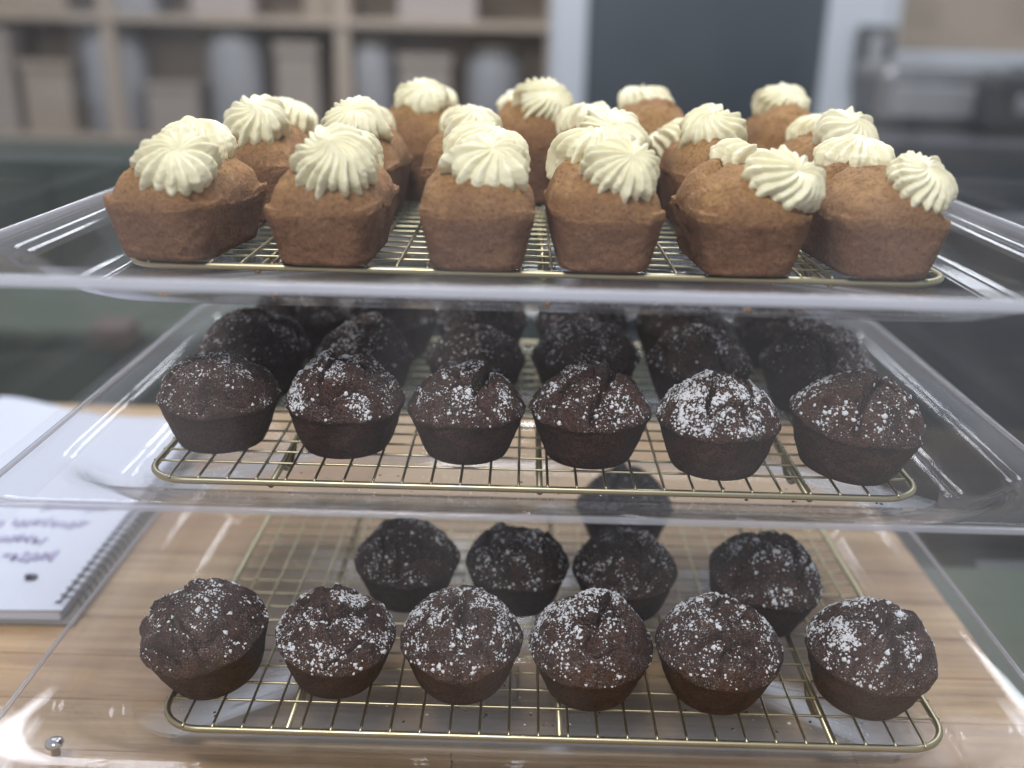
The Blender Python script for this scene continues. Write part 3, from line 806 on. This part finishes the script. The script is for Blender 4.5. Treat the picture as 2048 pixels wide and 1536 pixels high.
CK = {3: [dict(phi=R_(42), off=0.35, t0=-1.2, t1=1.4, A=0.17, G=0.05, w=0.09, Ls=0.6, soft=0.16)],
      4: [dict(phi=R_(50), off=0.50, t0=-1.2, t1=1.4, A=0.14, G=0.05, w=0.09, Ls=0.6, soft=0.16)],
      5: [dict(phi=R_(25), off=0.45, t0=-1.2, t1=0.9, A=0.16, G=0.05, w=0.09, Ls=0.6, soft=0.16)]}
def loaf(idx, x, y, label, ros, rz=0.0, sz=1.0, far=False, cracks=None, sxy=1.0):
    seed = 300 + idx * 3
    W, Ln, hr, Hd = 0.0545, 0.086, 0.0250, 0.0185
    t = thing("loaf_cake", label, "loaf cake", (x, y, ZR["top"] + DZ), rz, "frosted mini loaf cakes on the top tray")
    V, F, cr = loaf_arrays(seed, W, Ln, hr, Hd, nc=20 if far else 30, nd=34 if far else 56, cracks=cracks)
    V = V * [sxy, sxy, sz]
    me = mesh_from("cake", V, F)
    at = me.attributes.new("crust", 'FLOAT', 'POINT'); at.data.foreach_set("value", cr.astype(np.float32))
    obj("cake", me, M["sponge"], t)
    ca, sa = math.cos(-rz), math.sin(-rz)
    for j, (wx, wy, s) in enumerate(ros):           # world xy of each rosette -> loaf space
        dx, dy = wx - x, wy - y
        lx, ly = (ca * dx - sa * dy) , (sa * dx + ca * dy)
        def hh(a, b): return float(loaf_height(np.array([a / sxy]), np.array([b / sxy]), seed, W, Ln, hr + 0.003, Hd, cracks)[0]) * sz
        e = 0.011
        gx = (hh(lx + e, ly) - hh(lx - e, ly)) / (2 * e); gy = (hh(lx, ly + e) - hh(lx, ly - e)) / (2 * e)
        z = (hh(lx, ly) + hh(lx + e, ly) + hh(lx - e, ly) + hh(lx, ly + e) + hh(lx, ly - e)) / 5
        n = Vector((-gx * 0.95, -gy * 0.95 - (0.50 if j == 0 else 0.25), 1)).normalized()
        me = (ROS_far if far else ROS)[(idx * 2 + j) % (5 if far else 12)]
        o = obj("frosting_rosette", me, M["cream"], t)
        q = Vector((0, 0, 1)).rotation_difference(n)
        o.rotation_mode = 'QUATERNION'
        from mathutils import Quaternion
        o.rotation_quaternion = q @ Quaternion((0, 0, 1), idx * 1.7 + j * 2.1)
        vr = random.Random(idx * 11 + j); o.scale = (s * vr.uniform(0.92, 1.02), s * vr.uniform(0.92, 1.02), s * vr.uniform(0.85, 1.18))
        o.location = Vector((lx, ly, z)) + n * 0.0024
    return t

row1 = [  # x, y, rotation, rosettes (x, y, scale)
    (-0.1735, 0.4955, R_(-9), [(-0.1690, 0.4690, 0.96), (-0.1750, 0.5170, 0.98)], "loaf cake with its right side showing, leftmost in top tray front row"),
    (-0.1010, 0.4920, R_(-2), [(-0.0960, 0.4690, 0.98), (-0.0985, 0.5150, 0.92)], "frosted loaf cake, second from left in top tray front row"),
    (-0.0305, 0.4905, R_(1), [(-0.0265, 0.4710, 0.93), (-0.0285, 0.5080, 1.05)], "loaf cake with a double heap of frosting, third in top tray front row"),
    (0.0295, 0.4935, R_(2), [(0.0360, 0.4700, 0.90), (0.0265, 0.5150, 1.03)], "loaf cake with a split ridge, fourth in top tray front row"),
    (0.0960, 0.4925, R_(4), [(0.1095, 0.4700, 0.95), (0.1030, 0.5190, 1.0)], "loaf cake with frosting on its right corner, fifth in the top tray front row"),
    (0.1610, 0.4960, R_(5), [(0.1745, 0.4740, 0.92), (0.1590, 0.5210, 1.0)], "loaf cake with a crust ridge, rightmost in top tray front row"),
]
for i, (x, y, rz, ros, lab) in enumerate(row1):
    loaf(i, x, y, "brown " + lab, ros, rz, 1.0, False, CK.get(i))
row2 = [
    (-0.1620, 0.602, R_(-4), [(-0.1610, 0.583, 0.97), (-0.1560, 0.628, 1.0)], "leftmost in the top tray second row"),
    (-0.1060, 0.602, R_(-3), [(-0.1050, 0.583, 1.0), (-0.1060, 0.628, 0.9)], "second from left in the top tray second row"),
    (-0.0410, 0.604, R_(0), [(-0.0440, 0.628, 0.85), (-0.0390, 0.586, 0.9)], "third in the top tray second row, behind the double heap"),
    (0.0320, 0.604, R_(2), [(0.0400, 0.583, 0.95), (0.0290, 0.628, 0.95)], "fourth in the top tray second row"),
    (0.1010, 0.602, R_(3), [(0.0985, 0.593, 0.95), (0.0850, 0.630, 0.9)], "fifth in top tray second row, showing between two loaves"),
    (0.1680, 0.604, R_(4), [(0.1720, 0.583, 1.0), (0.1680, 0.628, 0.9)], "rightmost in the top tray second row"),
]
for i, (x, y, rz, ros, lab) in enumerate(row2):
    loaf(10 + i, x, y, "brown frosted loaf cake " + lab, ros, rz, 1.15, True, None)
row3 = [
    (-0.0770, 0.688, [(-0.0755, 0.672, 0.92), (-0.0750, 0.714, 0.98)], "leftmost of four in the top tray back row"),
    (-0.0050, 0.688, [(0.0020, 0.672, 0.92), (-0.0090, 0.714, 0.98)], "second of four in top tray back row"),
    (0.0750, 0.688, [(0.0740, 0.714, 0.98)], "third of four in top tray back row"),
    (0.1640, 0.686, [(0.1630, 0.700, 0.95)], "rightmost of four in the top tray back row, frosting set back"),
]
for i, (x, y, ros, lab) in enumerate(row3):
    loaf(20 + i, x, y, "blurred brown loaf cake " + lab, ros, R_(i - 1), 1.36, True, None)

# ------------------------------------------------------------------ spiral notebook
nb = thing("spiral_notebook", "open white spiral notebook with purple handwriting lying left of the display case", "notebook", (-0.395, 0.715, 0.0), R_(0.8))
box("cover", -0.104, 0.104, -0.168, 0.172, 0.0008, 0.0030, M["card"], nb, 0.0006)
box("page_block", -0.102, 0.095, -0.166, 0.170, 0.0032, 0.0110, M["paper"], nb, 0.0008)
# top leaf, lifting at the far corner
nx_, ny_ = 24, 30
gx, gy = np.meshgrid(np.linspace(-0.103, 0.097, nx_), np.linspace(-0.167, 0.172, ny_))
lift = 0.018 * (1 - sstep(0.0, 0.115, np.hypot(gx + 0.103, gy - 0.172))) ** 1.3
gz = 0.0114 + lift + 0.0006 * np.sin(gx * 40) * np.cos(gy * 23)
V = np.column_stack([gx.ravel(), gy.ravel(), gz.ravel()])
ii = (np.arange(ny_ - 1)[:, None] * nx_ + np.arange(nx_ - 1)[None]).ravel()
Q = np.stack([ii, ii + 1, ii + nx_ + 1, ii + nx_], -1)
top = obj("top_page", mesh_from("top_page", np.vstack([V, V - [0, 0, 0.0003]]), [Q, Q[:, ::-1] + len(V)]), M["paper"], nb)
a = np.linspace(0, 2 * math.pi, 20, endpoint=False)
ringp = np.column_stack([0.0075 * np.cos(a), np.zeros(20), 0.0078 * np.sin(a)])
me = tube_me("coil_ring", ringp, 0.0008, True, 6, (0, 1, 0))
hole = mesh_from("hole", np.array([[0.0017 * math.cos(t), 0.0017 * math.sin(t), 0] for t in np.linspace(0, 6.283, 10, endpoint=False)] + [[0, 0, 0]]),
                 [np.array([[i, (i + 1) % 10, 10] for i in range(10)])])
for i in range(38):
    yy = -0.158 + i * 0.0086
    o = obj("coil_ring", me, M["coil"], nb); o.location = (0.0985, yy, 0.0083)
    zz = 0.0123
    h_ = obj("hole", hole, M["inkdark"], nb); h_.location = (0.0905, yy, zz)
def scrawl(x0, y0, w, h, n, seed, mat, rad=0.0011):
    rs = random.Random(seed); pts = []
    for i in range(n * 6):
        t = i / (n * 6 - 1)
        pts.append((x0 + w * t + 0.25 * w / n * math.sin(i * 1.9 + seed), y0 + h * math.sin(i * 2.2) * rs.uniform(0.4, 1.0)))
    P = np.array(pts)
    zz = np.full(len(P), 0.0122)
    o = obj("handwriting", tube_me("handwriting", np.column_stack([P, zz]), rad, False, 5), mat, nb)
    return o
scrawl(0.022, -0.022, 0.050, 0.009, 5, 1, M["ink"])
scrawl(0.010, -0.050, 0.055, 0.009, 5, 2, M["ink"])
scrawl(-0.015, -0.052, 0.02, 0.006, 3, 6, M["ink"], 0.0008)
scrawl(0.005, -0.075, 0.04, 0.008, 4, 3, M["ink"])
scrawl(0.030, -0.100, 0.034, 0.009, 3, 4, M["ink"], 0.0013)
scrawl(0.057, -0.128, 0.006, 0.003, 2, 5, M["inkdark"], 0.0018)

# ------------------------------------------------------------------ room behind, out of focus
def at(px, py, Y):
    """helper used while laying out: point seen at photo pixel (px,py) on the plane y=Y"""
    d = fwd + right * ((px - 1024) / 2000) - up * ((py - 768) / 2000)
    t = Y / d.y
    return Vector((-0.0087, 0, 0.364)) + d * t

G = dict(
    wall=simple("taupe_wall_paint", (0.46, 0.42, 0.385), 0.8, 0, 0.3, 0.08, 3),
    floor=simple("dark_floor", (0.055, 0.065, 0.06), 0.6, 0, 0.3, 0.2, 3),
    shelf=simple("light_pine_shelf", (0.46, 0.38, 0.31), 0.6, 0, 0.3, 0.12, 5),
    green=simple("dark_green_paint", (0.040, 0.055, 0.045), 0.6, 0, 0.4, 0.2, 3),
    green2=simple("olive_green_plastic", (0.052, 0.070, 0.052), 0.6, 0, 0.4, 0.15, 3),
    white=simple("white_enamel", (0.62, 0.66, 0.73), 0.35),
    glass=simple("dark_fridge_glass", (0.075, 0.088, 0.105), 0.25, 0, 0.5, 0.25, 1.5),
    steel=simple("brushed_steel", (0.30, 0.31, 0.33), 0.35, 0.7),
    tan=simple("tan_cardboard", (0.40, 0.33, 0.265), 0.8, 0, 0.3, 0.12, 6),
    brown=simple("brown_cardboard", (0.37, 0.32, 0.28), 0.8, 0, 0.3, 0.15, 6),
    grey=simple("blue_grey_plastic", (0.38, 0.385, 0.41), 0.5, 0, 0.4, 0.1, 4),
    pink=simple("pale_pink_plastic", (0.45, 0.39, 0.37), 0.6),
    char=simple("charcoal_enamel", (0.030, 0.034, 0.042), 0.45, 0, 0.5, 0.15, 2),
    lock=simple("dark_grey_plastic", (0.11, 0.115, 0.12), 0.6),
    rust=simple("brick_red_plastic", (0.085, 0.055, 0.045), 0.6),
)
fl = box("floor", -4.0, 4.0, -0.6, 5.2, -0.96, -0.92, G["floor"]); fl["kind"] = "structure"
wl = box("wall", -4.0, 4.0, 5.0, 5.1, -0.92, 1.6, G["wall"]); wl["kind"] = "structure"
YB = 4.4
def pbox(name, px0, py0, px1, py1, Y, depth, mat, parent=None, bev=0.01, oz=None):
    a = at(px0, py1, Y); b = at(px1, py0, Y)
    x0, z0, x1, z1 = a.x, a.z, b.x, b.z
    if parent is not None:
        p = parent.location; x0 -= p.x; x1 -= p.x; z0 -= p.z; z1 -= p.z; y0 = Y - p.y
    else: y0 = Y
    return box(name, x0, x1, y0, y0 + depth, z0, z1, mat, parent, bev)

# shelving unit, left
sh = thing("wall_shelf", "pale wooden shelving unit along the back wall behind the loaves", "shelf", (at(500, 275, YB).x, YB, -0.92))
zs = [at(400, 275, YB).z - sh.location.z, at(400, 30, YB).z - sh.location.z, 1.62]
x0s, x1s = at(-260, 275, YB).x - sh.location.x, at(1100, 275, YB).x - sh.location.x
for z in zs: box("shelf_board", x0s, x1s, 0, 0.31, z - 0.035, z, G["shelf"], sh, 0.004)
for f in (0.0, 0.365, 0.70, 1.0):
    xx = x0s + (x1s - x0s) * f
    box("upright", xx - 0.03, xx + 0.03, 0.0105, 0.3105, 0, 1.9, G["shelf"], sh, 0.004)
box("back_board", x0s, x1s, 0.312, 0.33, 0, 1.9, G["shelf"], sh)
def jar(px, pw, h, Y, zb, mat, label, cat="jar", lid=None):
    c = at(px, 275, Y); rr = pw / 2 * Y / 2000 * 1.03
    t = thing("storage_jar", label, cat, (c.x, Y + rr, zb), 0, "jars and boxes on the wall shelf")
    a = np.linspace(0, 2 * math.pi, 28, endpoint=False)
    prof = [(0, 0), (0.92, 0), (1, 0.03), (1, 0.72), (0.95, 0.82), (0.72, 0.90), (0.70, 0.93), (0, 0.93)]
    V = np.array([[(rr * r * math.cos(q), rr * r * math.sin(q), h * z) for q in a] for r, z in prof]).reshape(-1, 3)
    obj("body", mesh_from("body", V, grid_faces(len(prof), 28)), mat, t)
    prof = [(0, 0.931), (0.76, 0.931), (0.78, 0.94), (0.78, 0.985), (0.74, 1.0), (0, 1.0)]
    V = np.array([[(rr * r * math.cos(q), rr * r * math.sin(q), h * z) for q in a] for r, z in prof]).reshape(-1, 3)
    obj("lid", mesh_from("lid", V, grid_faces(len(prof), 28)), lid or G["brown"], t)
    return t
def carton(px0, px1, h, Y, zb, mat, label, d=0.25):
    x0, x1 = at(px0, 275, Y).x, at(px1, 275, Y).x; w = x1 - x0
    t = thing("storage_box", label, "box", ((x0 + x1) / 2, Y, zb), 0, "jars and boxes on the wall shelf")
    box("body", -w / 2, w / 2, 0, d, 0, h * 0.86, mat, t, 0.006)
    box("lid", -w / 2 - 0.008, w / 2 + 0.008, -0.008, d + 0.008, h * 0.862, h, mat, t, 0.006)
    return t
zb = zs[0] + sh.location.z + 0.001
Yj = YB + 0.05
carton(-40, 40, 0.42, Yj, zb, G["brown"], "brown carton at the far left end of the shelf")
carton(60, 150, 0.30, Yj, zb, G["tan"], "tan carton beside the brown one on the shelf")
jar(225, 120, 0.46, Yj, zb, G["grey"], "wide blue grey jar on the left of the shelf")
carton(300, 400, 0.22, Yj, zb, G["brown"], "low brown carton behind the leftmost loaf on the shelf")
jar(470, 110, 0.48, Yj, zb, G["grey"], "tall blue grey jar behind the second loaf on the shelf")
carton(560, 640, 0.40, Yj, zb, G["brown"], "narrow brown carton in the middle of the shelf")
jar(740, 90, 0.42, Yj, zb, G["grey"], "grey canister right of the shelf middle")
carton(800, 900, 0.36, Yj, zb, G["brown"], "brown carton above the third loaf on the shelf")
jar(985, 110, 0.40, Yj, zb, G["grey"], "grey canister near the fridge on the shelf", lid=G["brown"])
zb2 = zs[1] + sh.location.z + 0.001
carton(20, 160, 0.25, Yj, zb2, G["tan"], "tan carton on the upper shelf at far left")
carton(230, 330, 0.22, Yj, zb2, G["grey"], "blue grey box on the upper shelf left")
carton(400, 520, 0.20, Yj, zb2, G["pink"], "pink box on the upper shelf left of middle")
carton(620, 700, 0.24, Yj, zb2, G["tan"], "tan carton on the upper shelf middle")
carton(800, 950, 0.24, Yj, zb2, G["pink"], "pink box on the upper shelf beside the fridge")

# dark lower cabinets
cb = thing("green_cabinet", "dark green low cabinet on the floor behind the counter at left", "cabinet", (at(300, 500, 2.9).x, 2.9, -0.92))
xa, xb = at(-250, 320, 2.9).x - cb.location.x, at(1130, 320, 2.9).x - cb.location.x
zt_ = at(300, 322, 2.9).z + 0.92
box("carcass", xa, xb, 0.02, 0.5, 0, zt_, G["green"], cb, 0.01)
nd_ = 4
for i in range(nd_):
    a_ = xa + (xb - xa) * i / nd_; b_ = xa + (xb - xa) * (i + 1) / nd_
    d_ = box("door", a_ + 0.012, b_ - 0.012, 0.0, 0.0185, 0.08, zt_ - 0.05, G["green"], cb, 0.006)
    hd = box("handle", b_ - 0.06, b_ - 0.045, -0.03, -0.001, zt_ - 0.30, zt_ - 0.16, G["green2"], d_, 0.004)
bx = thing("green_crate", "olive green plastic crate in front of the cabinet behind the notebook", "crate", (at(230, 700, 1.9).x, 1.9, -0.92))
w_ = at(480, 690, 1.9).x - bx.location.x
zc = at(230, 655, 1.9).z + 0.92
box("body", -0.5, w_, 0.0, 0.4, 0, zc - 0.04, G["green2"], bx, 0.02)
box("rim", -0.52, w_ + 0.02, -0.02, 0.42, zc - 0.039, zc, G["green2"], bx, 0.012)
rb = tag(pbox("red_tub", 175, 655, 250, 705, 1.75, 0.08, G["rust"], None, 0.012), "small brick red tub by the green crate", "tub")

# fridge
fr = thing("glass_door_fridge", "white framed fridge with a dark glass door behind the loaves", "fridge", (at(1440, 275, 4.2).x, 4.2, -0.92))
fx = lambda px: at(px, 150, 4.2).x - fr.location.x
box("cabinet", fx(1100), fx(1790), 0.03, 0.7, 0, 1.55, G["white"], fr, 0.01)
box("glass_pane", fx(1172), fx(1640), 0.012, 0.029, 0.5, 1.52, G["glass"], fr, 0.002)
box("door_frame", fx(1108), fx(1170), -0.01, 0.028, 0.05, 1.54, G["white"], fr, 0.008)
box("door_frame", fx(1642), fx(1785), -0.01, 0.028, 0.05, 1.54, G["white"], fr, 0.008)
box("door_sill", fx(1172), fx(1640), -0.008, 0.028, 0.05, 0.498, G["char"], fr, 0.008)
hz0 = at(1740, 180, 4.15).z + 0.92; hz1 = at(1740, 50, 4.15).z + 0.92
hb = box("handle", fx(1700), fx(1775), -0.05, -0.0105, hz0, hz1, G["lock"], fr, 0.012)
box("handle_grip", fx(1722), fx(1752), -0.068, -0.0505, hz0 + 0.04, hz1 - 0.04, G["grey"], hb, 0.006)

# right hand side
rc = thing("charcoal_oven", "charcoal oven cabinet behind the right side of the display case", "oven", (at(1900, 500, 2.4).x, 2.4, -0.92))
zz = at(1900, 285, 2.4).z + 0.92
box("body", -0.34, 1.0, 0.02, 0.7, 0, zz, G["char"], rc, 0.015)
box("door", -0.31, 0.45, -0.01, 0.019, 0.12, zz - 0.10, G["char"], rc, 0.012)
box("handle", -0.25, 0.38, -0.045, -0.011, zz - 0.19, zz - 0.165, G["steel"], rc, 0.008)
st = thing("kitchen_appliance", "grey steel appliance standing on the charcoal oven", "appliance", (at(1890, 200, 2.75).x, 2.75, zz - 0.92 + 0.001))
box("body", -0.17, 0.19, 0, 0.28, 0, at(1890, 130, 2.75).z - st.location.z, G["steel"], st, 0.03)
box("panel", -0.14, 0.16, -0.012, -0.0005, 0.03, 0.11, G["grey"], st, 0.006)
bk = thing("kitchen_appliance", "black boxy appliance at the far right on the oven", "appliance", (at(2045, 200, 2.6).x, 2.6, zz - 0.92 + 0.001))
box("body", -0.09, 0.35, 0, 0.10, 0, at(2045, 145, 2.6).z - bk.location.z, G["char"], bk, 0.03)
box("knob", -0.02, 0.03, -0.02, -0.0005, 0.05, 0.10, G["steel"], bk, 0.008)
tb = thing("cardboard_box", "tan cardboard box high at the right edge behind the oven", "box", (at(1960, 60, 4.3).x, 4.3, at(1960, 105, 4.3).z))
box("body", -0.34, 0.6, 0, 0.3, 0, 0.4, G["tan"], tb, 0.008)
box("flap", -0.34, 0.6, -0.012, -0.0005, 0.25, 0.40, G["brown"], tb, 0.003)
bs = thing("steel_bench", "grey steel bench under the cardboard box at right", "bench", (at(1960, 60, 4.25).x, 4.25, -0.92))
box("top", -0.42, 0.9, 0, 0.6, tb.location.z + 0.92 - 0.05, tb.location.z + 0.92 - 0.001, G["white"], bs, 0.01)
box("front_panel", -0.42, 0.9, 0.02, 0.04, 0.1, tb.location.z + 0.92 - 0.052, G["steel"], bs, 0.004)
gb = thing("olive_bin", "dark olive bin beside the counter at the lower right edge", "bin", (0.62, 0.70, -0.92))
box("body", -0.30, 0.40, -0.55, 0.10, 0, 0.80, G["green2"], gb, 0.03)
box("lid", -0.315, 0.415, -0.565, 0.115, 0.802, 0.84, G["green2"], gb, 0.015)
box("lid_hinge", -0.2, 0.3, 0.117, 0.14, 0.80, 0.83, G["char"], gb, 0.006)
